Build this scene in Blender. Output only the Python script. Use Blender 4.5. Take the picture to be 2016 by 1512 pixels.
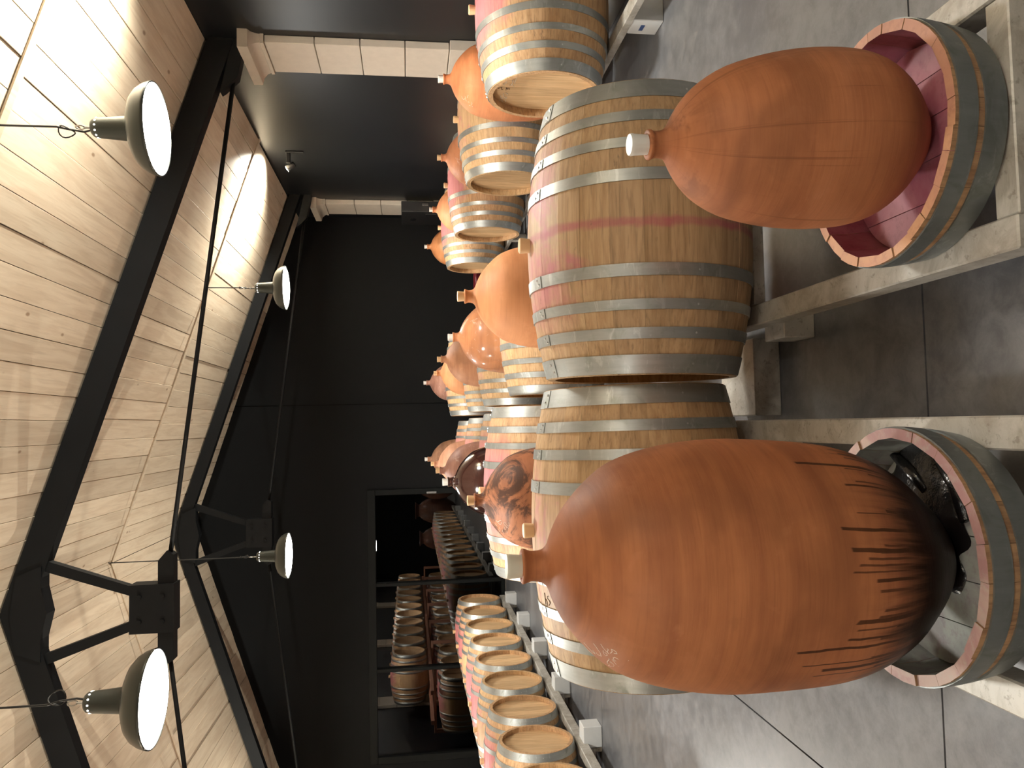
import bpy, math, random
from mathutils import Vector, Matrix
PI = math.pi
random.seed(7)
SC = bpy.context.scene
for o in list(bpy.data.objects): bpy.data.objects.remove(o)
COL = SC.collection

# ------------------------------------------------------------------ camera, world, lights, exposure
# scene units are metres; everything is built relative to the lens height and lifted by EYE at the end
EYE = 1.33
cam_d = bpy.data.cameras.new('camera'); cam = bpy.data.objects.new('camera', cam_d); COL.objects.link(cam)
cam_d.sensor_fit = 'HORIZONTAL'; cam_d.sensor_width = 36.0
cam_d.lens = 1530.0/2016*36.0; cam_d.clip_start = .02; cam_d.clip_end = 100
XR = Vector((0.99841828, -0.05435377, -0.0143735))     # world direction of picture-upright right
XD = Vector((-0.02135118, -0.1300608, -0.9912761))     # ... down
XF = Vector((0.05201016, 0.99001508, -0.1310156))      # ... forward
# the photo was taken with the phone on its side: its right edge points down
m = Matrix((XD, XR, -XF)).transposed().to_4x4()
cam.matrix_world = m
SC.camera = cam
w = bpy.data.worlds.new('world'); SC.world = w; w.use_nodes = True
w.node_tree.nodes['Background'].inputs[0].default_value = (1, .86, .72, 1)
w.node_tree.nodes['Background'].inputs[1].default_value = 0.02
SC.view_settings.view_transform = 'Standard'; SC.view_settings.look = 'None'
SC.view_settings.gamma = 1; SC.view_settings.use_curve_mapping = False
SC.view_settings.exposure = 0.0
LAMP_W = 60.0; UP_W = 900.0
LAMPS = [(1.5, 3.98, 1.22), (-1.25, 3.92, 1.21), (1.45, 8.15, 1.24), (-1.26, 8.08, 1.22), (-4.0, 8.1, 1.22), (-4.0, 3.95, 1.22),
         (1.5, -.35, 1.22), (-1.25, -.4, 1.22), (-4.0, -.4, 1.22), (1.5, -4.6, 1.22), (-1.25, -4.6, 1.22), (-4.0, -4.6, 1.22)]

# ------------------------------------------------------------------ helpers
def link(o, parent=None):
    COL.objects.link(o)
    if parent is not None: o.parent = parent
    return o
def mesh(name, V, F, mat, parent=None, smooth=False, loc=None, rot=None):
    me = bpy.data.meshes.new(name); me.from_pydata([tuple(v) for v in V], [], F); me.update()
    mats = mat if isinstance(mat, (list, tuple)) else [mat]
    for k in mats: me.materials.append(k)
    if smooth:
        me.polygons.foreach_set('use_smooth', [True]*len(me.polygons))
    o = bpy.data.objects.new(name, me); link(o, parent)
    if loc: o.location = loc
    if rot: o.rotation_euler = rot
    return o
def sharp(o, ang=40):
    try: o.data.set_sharp_from_angle(angle=math.radians(ang))
    except Exception: pass
    return o
def empty(name, loc=(0, 0, 0), rz=0, label=None, cat=None, group=None):
    o = bpy.data.objects.new(name, None); link(o); o.location = loc; o.rotation_euler = (0, 0, rz)
    o.empty_display_size = .1
    return tag(o, label, cat, group)
def tag(o, label=None, cat=None, group=None, kind=None):
    if label: o['label'] = label
    if cat: o['category'] = cat
    if group: o['group'] = group
    if kind: o['kind'] = kind
    return o
class MB:
    def __init__(s): s.V = []; s.F = []
    def box(s, x0, x1, y0, y1, z0, z1, M=None):
        n = len(s.V)
        P = [(x0,y0,z0),(x1,y0,z0),(x1,y1,z0),(x0,y1,z0),(x0,y0,z1),(x1,y0,z1),(x1,y1,z1),(x0,y1,z1)]
        s.V += [tuple(M @ Vector(p)) if M else p for p in P]
        s.F += [tuple(n+i for i in f) for f in ((0,3,2,1),(4,5,6,7),(0,1,5,4),(1,2,6,5),(2,3,7,6),(3,0,4,7))]
        return s
    def cham(s, x0, x1, y0, y1, z0, z1, c=.003):
        # box with chamfered edges
        n = len(s.V)
        xs, ys, zs = (x0, x1), (y0, y1), (z0, z1); sg = (1, -1)
        idx = {}
        for i in (0, 1):
            for j in (0, 1):
                for k in (0, 1):
                    X, Y, Z = xs[i], ys[j], zs[k]; a, b, d = c*sg[i], c*sg[j], c*sg[k]
                    for ax, p in enumerate(((X, Y+b, Z+d), (X+a, Y, Z+d), (X+a, Y+b, Z))):
                        idx[i, j, k, ax] = len(s.V); s.V.append(p)
        def q(*t): s.F.append(tuple(idx[a] for a in t))
        for i in (0, 1):
            t = [(i,0,0,0),(i,1,0,0),(i,1,1,0),(i,0,1,0)]; q(*(t if i else t[::-1]))
            t = [(0,i,0,1),(1,i,0,1),(1,i,1,1),(0,i,1,1)]; q(*(t[::-1] if i else t))
            t = [(0,0,i,2),(1,0,i,2),(1,1,i,2),(0,1,i,2)]; q(*(t if i else t[::-1]))
        for a in (0, 1):
            for b in (0, 1):
                q((a,b,0,0),(a,b,1,0),(a,b,1,1),(a,b,0,1)); q((a,0,b,0),(a,1,b,0),(a,1,b,2),(a,0,b,2)); q((0,a,b,1),(1,a,b,1),(1,a,b,2),(0,a,b,2))
                for k in (0, 1): q((a,b,k,0),(a,b,k,1),(a,b,k,2))
        return s
    def tube(s, pts, r, n=8, caps=True):
        pts = [Vector(p) for p in pts]; rs = r if isinstance(r, (list, tuple)) else [r]*len(pts)
        prev = None; rings = []
        for i, p in enumerate(pts):
            d = (pts[min(i+1, len(pts)-1)]-pts[max(i-1, 0)]).normalized()
            u = prev if prev is not None else (Vector((0, 0, 1)) if abs(d.z) < .9 else Vector((1, 0, 0)))
            u = (u-d*u.dot(d)).normalized(); v = d.cross(u); prev = u
            rings.append(len(s.V))
            for k in range(n):
                a = 2*PI*k/n; s.V.append(tuple(p+(u*math.cos(a)+v*math.sin(a))*rs[i]))
        for a, b in zip(rings, rings[1:]):
            for k in range(n): s.F.append((a+k, a+(k+1) % n, b+(k+1) % n, b+k))
        if caps:
            s.F.append(tuple(rings[0]+k for k in range(n))[::-1]); s.F.append(tuple(rings[-1]+k for k in range(n)))
        return s
    def lathe(s, prof, n=48, axis='Z', cx=0, cy=0, cz=0, closed=False):
        rings = []
        for (r, h) in prof:
            if r < 1e-6:
                rings.append([len(s.V)]); s.V.append((cx, cy, cz+h) if axis == 'Z' else (cx+h, cy, cz)); continue
            rr = []
            for k in range(n):
                a = 2*PI*k/n; rr.append(len(s.V))
                s.V.append((cx+r*math.cos(a), cy+r*math.sin(a), cz+h) if axis == 'Z' else (cx+h, cy+r*math.cos(a), cz+r*math.sin(a)))
            rings.append(rr)
        prs = list(zip(rings, rings[1:]))
        if closed: prs.append((rings[-1], rings[0]))
        for A, B in prs:
            for k in range(n):
                k2 = (k+1) % n
                if len(A) == 1 and len(B) == 1: continue
                if len(A) == 1: s.F.append((A[0], B[k2], B[k]))
                elif len(B) == 1: s.F.append((A[k], A[k2], B[0]))
                else: s.F.append((A[k], A[k2], B[k2], B[k]))
        return s
    def prism(s, poly, y0, y1):   # polygon in XZ extruded along Y
        n = len(s.V); k = len(poly)
        s.V += [(x, y0, z) for x, z in poly]+[(x, y1, z) for x, z in poly]
        s.F.append(tuple(n+i for i in range(k))); s.F.append(tuple(n+k+i for i in range(k))[::-1])
        for i in range(k): s.F.append((n+i, n+k+i, n+k+(i+1) % k, n+(i+1) % k))
        return s
    def go(s, name, mat, parent=None, smooth=False, loc=None, rot=None): return mesh(name, s.V, s.F, mat, parent, smooth, loc, rot)
def children(o): return [c for c in bpy.data.objects if c.parent is o]
def tree_list(o):
    return (o, [tree_list(c) for c in children(o)])
def copy_tree(t, parent=None):
    src, kids = t
    c = src.copy(); link(c, parent)
    for k in kids: copy_tree(k, c)
    return c

# ------------------------------------------------------------------ materials
def newmat(name):
    m_ = bpy.data.materials.new(name); m_.use_nodes = True
    nt = m_.node_tree; b = nt.nodes['Principled BSDF']
    return m_, nt, b
def nd(nt, t, **k):
    n = nt.nodes.new(t)
    for a, v in k.items(): setattr(n, a, v)
    return n
def inp(nt, node, name, v):
    s = node.inputs[name]
    if hasattr(v, 'links'): nt.links.new(v, s)
    else: s.default_value = v
def mth(nt, op, a, b=0.0, c=None, clamp=False):
    n = nd(nt, 'ShaderNodeMath', operation=op, use_clamp=clamp)
    inp(nt, n, 0, a); inp(nt, n, 1, b)
    if c is not None: inp(nt, n, 2, c)
    return n.outputs[0]
def mixc(nt, f, a, b, mode='MIX'):
    n = nd(nt, 'ShaderNodeMix', data_type='RGBA', blend_type=mode)
    inp(nt, n, 0, f); inp(nt, n, 6, a); inp(nt, n, 7, b); return n.outputs[2]
def obj_co(nt): return nd(nt, 'ShaderNodeTexCoord').outputs['Object']
def scaled(nt, co, sc, loc=(0, 0, 0)):
    n = nd(nt, 'ShaderNodeMapping'); nt.links.new(co, n.inputs[0])
    n.inputs['Scale'].default_value = sc
    if hasattr(loc, 'links'): nt.links.new(loc, n.inputs['Location'])
    else: n.inputs['Location'].default_value = loc
    return n.outputs[0]
def noise(nt, co, scale, detail=3, rough=.55, dist=0):
    n = nd(nt, 'ShaderNodeTexNoise'); nt.links.new(co, n.inputs['Vector'])
    n.inputs['Scale'].default_value = scale; n.inputs['Detail'].default_value = detail
    n.inputs['Roughness'].default_value = rough; n.inputs['Distortion'].default_value = dist
    return n.outputs[0]
def ramp(nt, f, *stops):
    n = nd(nt, 'ShaderNodeValToRGB'); nt.links.new(f, n.inputs[0])
    e = n.color_ramp.elements
    while len(e) < len(stops): e.new(.5)
    for i, (p, c) in enumerate(stops):
        e[i].position = p; e[i].color = c if len(c) == 4 else (*c, 1)
    return n.outputs[0]
def sstep(nt, v, a, b):
    n = nd(nt, 'ShaderNodeMapRange', interpolation_type='SMOOTHSTEP')
    inp(nt, n, 0, v); inp(nt, n, 1, a); inp(nt, n, 2, b); return n.outputs[0]
def bump(nt, b, h, s=.3, d=.01):
    n = nd(nt, 'ShaderNodeBump'); n.inputs['Strength'].default_value = s; n.inputs['Distance'].default_value = d
    nt.links.new(h, n.inputs['Height']); nt.links.new(n.outputs[0], b.inputs['Normal'])
def sep(nt, v):
    n = nd(nt, 'ShaderNodeSeparateXYZ'); nt.links.new(v, n.inputs[0]); return n.outputs
def rnd(nt): return nd(nt, 'ShaderNodeObjectInfo').outputs['Random']
def C(*c): return (*c, 1)

def plain(name, col, rough=.5, metal=0.0, spec=.5, nscale=0, namt=.15, bmp=0):
    m_, nt, b = newmat(name)
    b.inputs['Roughness'].default_value = rough; b.inputs['Metallic'].default_value = metal
    b.inputs['Specular IOR Level'].default_value = spec
    if nscale:
        n = noise(nt, obj_co(nt), nscale, 5, .6)
        nt.links.new(mixc(nt, n, C(*[c*(1-namt) for c in col]), C(*[min(1, c*(1+namt)) for c in col])), b.inputs['Base Color'])
        if bmp: bump(nt, b, n, bmp, .004)
    else: b.inputs['Base Color'].default_value = C(*col)
    return m_

def wood_mat(name, base, dark, grain_axis='X', stain=0.0, ring=0.0, rough=.55, stain_col=(.52, .10, .20), seed=0., edge=.0):
    m_, nt, b = newmat(name); co = obj_co(nt); r = rnd(nt)
    off = nd(nt, 'ShaderNodeCombineXYZ'); 
    for i in range(3): nt.links.new(mth(nt, 'MULTIPLY', r, 37.0+11*i), off.inputs[i])
    sc = {'X': (1.6, 26, 26), 'Y': (26, 1.6, 26), 'Z': (26, 26, 1.6)}[grain_axis]
    g = noise(nt, scaled(nt, co, sc, off.outputs[0]), 2.2, 6, .65, .4)
    sc2 = {'X': (6, 130, 130), 'Y': (130, 6, 130), 'Z': (130, 130, 6)}[grain_axis]
    g2 = noise(nt, scaled(nt, co, sc2, off.outputs[0]), 1.0, 3, .6)
    col = mixc(nt, sstep(nt, g, .35, .7), C(*base), C(*dark))
    col = mixc(nt, mth(nt, 'MULTIPLY', sstep(nt, g2, .50, .72), .55), col, C(*[c*.55 for c in dark]))
    var = mth(nt, 'MULTIPLY_ADD', r, .26, .87)
    n = nd(nt, 'ShaderNodeVectorMath', operation='SCALE'); nt.links.new(col, n.inputs[0]); nt.links.new(var, n.inputs['Scale'])
    col = n.outputs[0]
    X, Y, Z = sep(nt, co)[:3]
    if stain or ring:
        big = noise(nt, scaled(nt, co, (3, 3, 3), (seed, seed*2, 0)), 1.6, 4, .6, .8)
        fine = noise(nt, scaled(nt, co, (14, 14, 14), (seed, 0, 0)), 1.2, 4, .7)
        n_ = mth(nt, 'ADD', big, mth(nt, 'MULTIPLY', fine, .35))
        ax = mth(nt, 'ABSOLUTE', X)
        top = sstep(nt, Z, .10, .36)
        if stain:
            f = mth(nt, 'MULTIPLY', sstep(nt, mth(nt, 'ADD', n_, mth(nt, 'MULTIPLY', top, .55*stain)), .98, 1.28), sstep(nt, ax, .42, .10))
            f = mth(nt, 'MULTIPLY', f, .60, clamp=True)
            col = mixc(nt, f, col, C(*stain_col))
            f2 = mth(nt, 'MULTIPLY', sstep(nt, Z, .295, .35), sstep(nt, ax, .30, .12))
            col = mixc(nt, mth(nt, 'MULTIPLY', mth(nt, 'MULTIPLY', f2, .45*min(1, stain)), sstep(nt, n_, .45, .95)), col, C(.60, .25, .27))
        if ring:
            xr = mth(nt, 'ADD', X, mth(nt, 'MULTIPLY_ADD', big, .06, -.03))
            line = sstep(nt, mth(nt, 'ABSOLUTE', xr), .022, .004)
            col = mixc(nt, mth(nt, 'MULTIPLY', mth(nt, 'MULTIPLY', line, mth(nt, 'MULTIPLY_ADD', fine, 1.2, .0)), ring), col, C(.42, .08, .13))
        # grime spots
        gr = noise(nt, scaled(nt, co, (9, 22, 22), (seed+5, 0, 3)), 1.0, 4, .7)
        col = mixc(nt, mth(nt, 'MULTIPLY', sstep(nt, gr, .66, .74), .6), col, C(.10, .055, .03))
    nt.links.new(col, b.inputs['Base Color'])
    b.inputs['Roughness'].default_value = rough; b.inputs['Specular IOR Level'].default_value = .35
    bump(nt, b, mth(nt, 'ADD', g, g2), .18, .002)
    return m_
WOOD = wood_mat('oak_staves', (.60, .40, .215), (.46, .28, .13), 'X', stain=.65, seed=1.3)
WOOD_P = wood_mat('oak_staves_pink', (.60, .385, .21), (.45, .26, .125), 'X', stain=1.15, seed=4.1)
WOOD_A = wood_mat('oak_staves_worn', (.52, .355, .20), (.38, .24, .12), 'X', stain=.9, ring=.9, seed=2.4)
WOOD_B = wood_mat('oak_staves_b', (.55, .37, .20), (.41, .25, .12), 'X', stain=.6, ring=.15, seed=7.7)
HEADW = wood_mat('oak_heads', (.68, .47, .26), (.55, .35, .175), 'Z', rough=.5)
TUB_W = wood_mat('tub_staves', (.42, .25, .13), (.24, .13, .07), 'Z', rough=.65)

def tub_inside(name, a, b_, c_):
    m_, nt, b = newmat(name); co = obj_co(nt)
    n = noise(nt, co, 5, 5, .65, .6); f = noise(nt, scaled(nt, co, (40, 40, 40)), 1, 4, .7)
    col = mixc(nt, sstep(nt, n, .38, .62), C(*a), C(*b_))
    col = mixc(nt, mth(nt, 'MULTIPLY', sstep(nt, f, .5, .7), .35), col, C(*c_))
    nt.links.new(col, b.inputs['Base Color']); b.inputs['Roughness'].default_value = .6
    bump(nt, b, f, .2, .002); return m_
IN_PINK = tub_inside('wine_stained_wood', (.33, .085, .125), (.40, .15, .18), (.16, .04, .06))
IN_GREY = tub_inside('grey_stained_wood', (.36, .38, .33), (.27, .25, .24), (.17, .08, .10))
RIM_R = tub_inside('sawn_rim_tan', (.60, .33, .19), (.50, .25, .17), (.28, .12, .09))
RIM_L = tub_inside('sawn_rim_pink', (.52, .38, .33), (.40, .22, .22), (.46, .47, .41))

def metal_mat(name, col, rough=.38):
    m_, nt, b = newmat(name); co = obj_co(nt)
    n = noise(nt, scaled(nt, co, (60, 7, 7)), 1.0, 5, .7); s = noise(nt, scaled(nt, co, (9, 9, 9), (3, 1, 0)), 1.0, 4, .6, 1.0)
    c = mixc(nt, n, C(*[k*.78 for k in col]), C(*[min(1, k*1.2) for k in col]))
    c = mixc(nt, mth(nt, 'MULTIPLY', sstep(nt, s, .52, .72), .6), c, C(col[0]*.62, col[1]*.64, col[2]*.56))
    s2 = noise(nt, scaled(nt, co, (5, 30, 30), (8, 1, 0)), 1.0, 5, .7, .6)
    c = mixc(nt, mth(nt, 'MULTIPLY', sstep(nt, s2, .56, .66), .5), c, C(*[min(1, k*1.5) for k in col]))
    nt.links.new(c, b.inputs['Base Color']); b.inputs['Metallic'].default_value = .82
    nt.links.new(mth(nt, 'MULTIPLY_ADD', s, .35, rough-.15), b.inputs['Roughness'])
    bump(nt, b, n, .06, .001); return m_
HOOP = metal_mat('galvanised_hoop', (.46, .48, .465), .42)
HOOP_D = metal_mat('dark_tub_hoop', (.24, .26, .26), .5)
RIVET = metal_mat('rivet_steel', (.7, .71, .7), .3)
RACK = None
def rack_mat():
    m_, nt, b = newmat('painted_rack_steel'); co = nd(nt, 'ShaderNodeNewGeometry').outputs['Position']
    n = noise(nt, co, 9, 6, .7, .6); f = noise(nt, co, 42, 4, .7)
    c = mixc(nt, sstep(nt, n, .38, .66), C(.50, .48, .43), C(.34, .31, .26))
    c = mixc(nt, mth(nt, 'MULTIPLY', sstep(nt, f, .56, .68), .6), c, C(.20, .17, .13))
    nt.links.new(c, b.inputs['Base Color']); b.inputs['Metallic'].default_value = .15
    b.inputs['Roughness'].default_value = .45; bump(nt, b, f, .15, .002); return m_
RACK = rack_mat()

def clay(name, a, b_, rough=.62, scuff=.0, burn=0.0, drip=0.0, gloss=0.0, streak=0.0, pale_top=.35):
    m_, nt, b = newmat(name); co = obj_co(nt); X, Y, Z = sep(nt, co)[:3]
    band = noise(nt, scaled(nt, co, (1.2, 1.2, 16)), 1.5, 5, .65, .3)
    fine = noise(nt, scaled(nt, co, (6, 6, 160)), 1.0, 3, .6)
    big = noise(nt, co, 4.2, 5, .62, .7)
    c = mixc(nt, sstep(nt, mth(nt, 'MULTIPLY_ADD', band, .6, mth(nt, 'MULTIPLY', big, .4)), .38, .64), C(*a), C(*b_))
    c = mixc(nt, mth(nt, 'MULTIPLY', sstep(nt, fine, .5, .72), .22), c, C(*[k*.6 for k in b_]))
    spots = noise(nt, scaled(nt, co, (1, 1, 1), (4, 4, 4)), 11, 4, .6, .5)
    c = mixc(nt, mth(nt, 'MULTIPLY', sstep(nt, spots, .60, .70), .35), c, C(*[k*.72 for k in a]))
    c = mixc(nt, mth(nt, 'MULTIPLY', sstep(nt, spots, .40, .30), .25), c, C(min(1, a[0]*1.25), a[1]*1.35, a[2]*1.6))
    lg = noise(nt, scaled(nt, co, (1, 1, 2.2), (3, 8, 1)), 2.4, 3, .55, .5)
    c = mixc(nt, mth(nt, 'MULTIPLY', sstep(nt, lg, .50, .68), .45), c, C(*[k*.50 for k in b_]))
    c = mixc(nt, mth(nt, 'MULTIPLY', sstep(nt, lg, .48, .32), .35), c, C(min(1, a[0]*1.22), a[1]*1.35, a[2]*1.55))
    rgh = mth(nt, 'MULTIPLY_ADD', big, .25, rough-.12)
    ang = mth(nt, 'ARCTAN2', Y, X)
    cyl = nd(nt, 'ShaderNodeCombineXYZ'); nt.links.new(ang, cyl.inputs[0]); nt.links.new(Z, cyl.inputs[2])
    if streak:
        s = noise(nt, scaled(nt, cyl.outputs[0], (13, 1, 1.1)), 1.0, 3, .6, .15)
        c = mixc(nt, mth(nt, 'MULTIPLY', mth(nt, 'MULTIPLY', sstep(nt, s, .60, .70), sstep(nt, Z, .05, .25)), streak), c, C(.20, .075, .03))
        c = mixc(nt, mth(nt, 'MULTIPLY', mth(nt, 'MULTIPLY', sstep(nt, spots, .47, .56), sstep(nt, Z, .46, .55)), .6), c, C(.19, .070, .028))
    if scuff:
        s = noise(nt, scaled(nt, co, (1, 1, 1), (9, 2, 4)), 16, 6, .75, .8)
        c = mixc(nt, mth(nt, 'MULTIPLY', sstep(nt, s, .60, .68), scuff), c, C(.72, .58, .50))
    if burn:
        s = noise(nt, scaled(nt, co, (1, 1, 1), (1, 7, 2)), 5.0, 6, .7, 1.2)
        c = mixc(nt, mth(nt, 'MULTIPLY', sstep(nt, s, .42, .54), burn), c, C(.035, .02, .016))
    if drip:
        s = noise(nt, scaled(nt, cyl.outputs[0], (9, 1, 3)), 1.0, 4, .62, .3)
        wob = noise(nt, scaled(nt, co, (1, 1, 1), (2, 2, 2)), 14, 2, .5)
        hgt = noise(nt, scaled(nt, cyl.outputs[0], (1.2, 1, .2)), 1.0, 2, .5)
        def runs(n, top, wd, sd, keep):
            u = mth(nt, 'ADD', mth(nt, 'MULTIPLY', ang, n/(2*PI)), mth(nt, 'MULTIPLY_ADD', wob, .55, sd))
            idn = mth(nt, 'FLOOR', u); fr_ = mth(nt, 'SUBTRACT', u, idn)
            wn = nd(nt, 'ShaderNodeTexWhiteNoise', noise_dimensions='1D'); nt.links.new(mth(nt, 'ADD', idn, sd*7.3), wn.inputs['W'])
            wn2 = nd(nt, 'ShaderNodeTexWhiteNoise', noise_dimensions='1D'); nt.links.new(mth(nt, 'ADD', idn, sd*3.1+50), wn2.inputs['W'])
            lim = mth(nt, 'MULTIPLY_ADD', wn.outputs['Value'], top*.75, mth(nt, 'MULTIPLY', hgt, top*.5))
            below = sstep(nt, mth(nt, 'SUBTRACT', lim, Z), -.002, .004)
            fade = sstep(nt, mth(nt, 'SUBTRACT', Z, mth(nt, 'MULTIPLY', wn2.outputs['Value'], .16)), -.05, .03)
            w2 = mth(nt, 'MULTIPLY_ADD', wn2.outputs['Value'], wd, wd*.5)
            ln = sstep(nt, mth(nt, 'SUBTRACT', w2, mth(nt, 'ABSOLUTE', mth(nt, 'SUBTRACT', fr_, .5))), -.02, .05)
            on = mth(nt, 'LESS_THAN', wn2.outputs['Value'], keep)
            return mth(nt, 'MULTIPLY', mth(nt, 'MULTIPLY', ln, below), mth(nt, 'MULTIPLY', on, mth(nt, 'MULTIPLY_ADD', fade, .35, .65)))
        thin = runs(84, .42, .20, 0.0, .85)
        thin2 = mth(nt, 'MULTIPLY', runs(130, .34, .24, 3.0, .85), .85)
        low = sstep(nt, mth(nt, 'ADD', Z, mth(nt, 'MULTIPLY_ADD', s, -.16, mth(nt, 'MULTIPLY', hgt, -.10))), .15, .03)
        wash = sstep(nt, mth(nt, 'ADD', Z, mth(nt, 'MULTIPLY', s, -.2)), .26, .02)
        c = mixc(nt, mth(nt, 'MULTIPLY', wash, .55), c, C(.085, .034, .016))
        f = mth(nt, 'MAXIMUM', mth(nt, 'MULTIPLY', mth(nt, 'MAXIMUM', thin, thin2), .8), mth(nt, 'MULTIPLY', low, .96))
        c = mixc(nt, mth(nt, 'MULTIPLY', f, drip), c, C(.010, .006, .005))
        rgh = mth(nt, 'SUBTRACT', rgh, mth(nt, 'MULTIPLY', f, .18)); spec_f = f
    nt.links.new(c, b.inputs['Base Color'])
    if gloss: b.inputs['Coat Weight'].default_value = gloss; b.inputs['Coat Roughness'].default_value = .12
    nt.links.new(rgh, b.inputs['Roughness']); b.inputs['Specular IOR Level'].default_value = .25
    if drip: nt.links.new(mth(nt, 'MULTIPLY_ADD', spec_f, -.20, .25), b.inputs['Specular IOR Level'])
    bump(nt, b, mth(nt, 'ADD', mth(nt, 'MULTIPLY', band, .6), mth(nt, 'MULTIPLY', fine, .4)), .22, .004)
    return m_

def floor_mat():
    m_, nt, b = newmat('polished_concrete'); co = nd(nt, 'ShaderNodeNewGeometry').outputs['Position']
    n = noise(nt, co, 1.3, 6, .62, .5); f = noise(nt, scaled(nt, co, (9, 9, 9)), 1.4, 6, .75, .3)
    v = mth(nt, 'MULTIPLY_ADD', f, .5, mth(nt, 'MULTIPLY', n, .5))
    c = mixc(nt, sstep(nt, v, .36, .64), C(.092, .094, .101), C(.178, .180, .186))
    nt.links.new(c, b.inputs['Base Color'])
    nt.links.new(mth(nt, 'MULTIPLY_ADD', f, .3, .22), b.inputs['Roughness'])
    b.inputs['Specular IOR Level'].default_value = .4
    bump(nt, b, f, .05, .002); return m_
FLOOR = floor_mat()
JOINT = plain('joint_dark', (.012, .012, .012), .9)
BLACK = plain('black_wall_paint', (.0062, .0072, .0090), .42, 0, .45, 1.1, .35, .06)
GABLE = plain('black_gable_paint', (.0056, .0062, .0072), .7, 0, .12, 1.1, .3)
BEAM = plain('black_beam_paint', (.0050, .0058, .0072), .6, 0, .2, 6, .3)
STONE = plain('limestone', (.62, .56, .48), .7, 0, .3, 14, .10, .15)
FRAMEM = plain('dark_frame_aluminium', (.0065, .0075, .0075), .6, 0, .12)
JOINTW = plain('wall_joint_dark', (.0015, .0015, .0015), .9, 0, .05)
SILV = plain('steel_sill', (.55, .55, .53), .3, 1)
SHADE = plain('lamp_shade_enamel', (.060, .070, .064), .28, .2, .6)
CABLE = plain('black_cable', (.012, .012, .012), .5)
CHROME = plain('zinc_steel', (.55, .56, .55), .25, 1)
WHITEP = plain('white_silicone', (.82, .80, .74), .38, 0, .5)
TANP = plain('tan_silicone', (.78, .53, .29), .4, 0, .5)
CHALK = plain('chalk', (.80, .66, .56), .9)
CHALKW = plain('chalk_white', (.72, .66, .56), .9)
INK = plain('burnt_ink', (.10, .05, .03), .8)
BLUE = plain('label_blue', (.03, .07, .20), .5)
PLAST = plain('grey_plastic_foot', (.62, .63, .62), .5, 0, .4, 20, .08)
TAR = plain('wet_black_sludge', (.006, .005, .005), .22, 0, .5, 30, .5, .9)
DARKP = plain('black_plastic', (.014, .014, .015), .4, 0, .5)
REDP = plain('dark_red_plastic', (.10, .008, .014), .4)
def plank_mat():
    m_, nt, b = newmat('limewashed_planks'); co = obj_co(nt); r = rnd(nt)
    off = nd(nt, 'ShaderNodeCombineXYZ')
    for i in range(3): nt.links.new(mth(nt, 'MULTIPLY', r, 51.0+9*i), off.inputs[i])
    g = noise(nt, scaled(nt, co, (9, .8, 9), off.outputs[0]), 1.7, 5, .6, .9)
    g2 = noise(nt, scaled(nt, co, (70, 3, 70), off.outputs[0]), 1.0, 3, .6)
    c = mixc(nt, sstep(nt, g, .35, .66), C(.74, .635, .50), C(.64, .525, .40))
    c = mixc(nt, mth(nt, 'MULTIPLY', sstep(nt, g2, .5, .75), .35), c, C(.48, .38, .28))
    k = nd(nt, 'ShaderNodeTexVoronoi'); k.inputs['Scale'].default_value = 1.0
    nt.links.new(scaled(nt, co, (5, 2.6, 5), off.outputs[0]), k.inputs['Vector'])
    c = mixc(nt, mth(nt, 'MULTIPLY', sstep(nt, k.outputs['Distance'], .085, .035), .7), c, C(.22, .12, .06))
    s = nd(nt, 'ShaderNodeVectorMath', operation='SCALE'); nt.links.new(c, s.inputs[0]); nt.links.new(mth(nt, 'MULTIPLY_ADD', r, .26, .88), s.inputs['Scale'])
    nt.links.new(s.outputs[0], b.inputs['Base Color']); b.inputs['Roughness'].default_value = .45
    b.inputs['Specular IOR Level'].default_value = .4
    bump(nt, b, g2, .12, .002); return m_
PLANK = plank_mat()
def emit(name, col, s):
    m_, nt, b = newmat(name); b.inputs['Base Color'].default_value = C(*col)
    b.inputs['Emission Color'].default_value = C(*col); b.inputs['Emission Strength'].default_value = s; return m_
GLOW = emit('lamp_diffuser_glow', (1, .96, .88), 14)
VENT = emit('light_through_vents', (1, .98, .93), 3)
SPOTG = emit('spot_lens_glow', (1, .93, .72), 30)

# ------------------------------------------------------------------ setting
XW, XL, YB, YN = 3.0, -5.56, 11.15, -6.9
FZ = -EYE; RX, RZ, SL = -1.28, 2.93, .332
def cz(x): return RZ-SL*abs(x-RX)
fl = tag(MB().box(XL-.1, XW+.1, YN-.1, YB+9, FZ-.12, FZ-.012).go('floor', JOINT), kind='structure')
xs = [XL, -4.85, -1.15, 2.55, XW]; ys = [YN, -5.5, -1.83, 1.855, 5.54, 9.2, YB]
g = .0035
for i in range(len(xs)-1):
    for j in range(len(ys)-1):
        MB().box(xs[i]+g, xs[i+1]-g, ys[j]+g, ys[j+1]-g, FZ-.012, FZ).go('concrete_slab', FLOOR, fl)
wr = tag(MB().box(XW, XW+.15, YN, YB+.15, FZ, cz(XW)+.1).go('wall_right', BLACK), kind='structure')
wl = tag(MB().box(XL-.15, XL, YN, YB+.15, FZ, cz(XL)+.1).go('wall_left', BLACK), kind='structure')
def gable(name, y0, y1, openings):
    b = MB()
    if openings:
        (ox0, ox1, oz) = openings
        b.prism([(XL, oz), (XW, oz), (XW, cz(XW)), (RX, RZ), (XL, cz(XL))], y0, y1)
        b.box(XL, ox0, y0, y1, FZ, oz); b.box(ox1, XW, y0, y1, FZ, oz)
    else: b.prism([(XL, FZ), (XW, FZ), (XW, cz(XW)), (RX, RZ), (XL, cz(XL))], y0, y1)
    return tag(b.go(name, GABLE), kind='structure')
GX0, GX1, GZ = -4.64, -.875, .61
wb = gable('wall_back', YB, YB+.2, (GX0, GX1, GZ))
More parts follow.
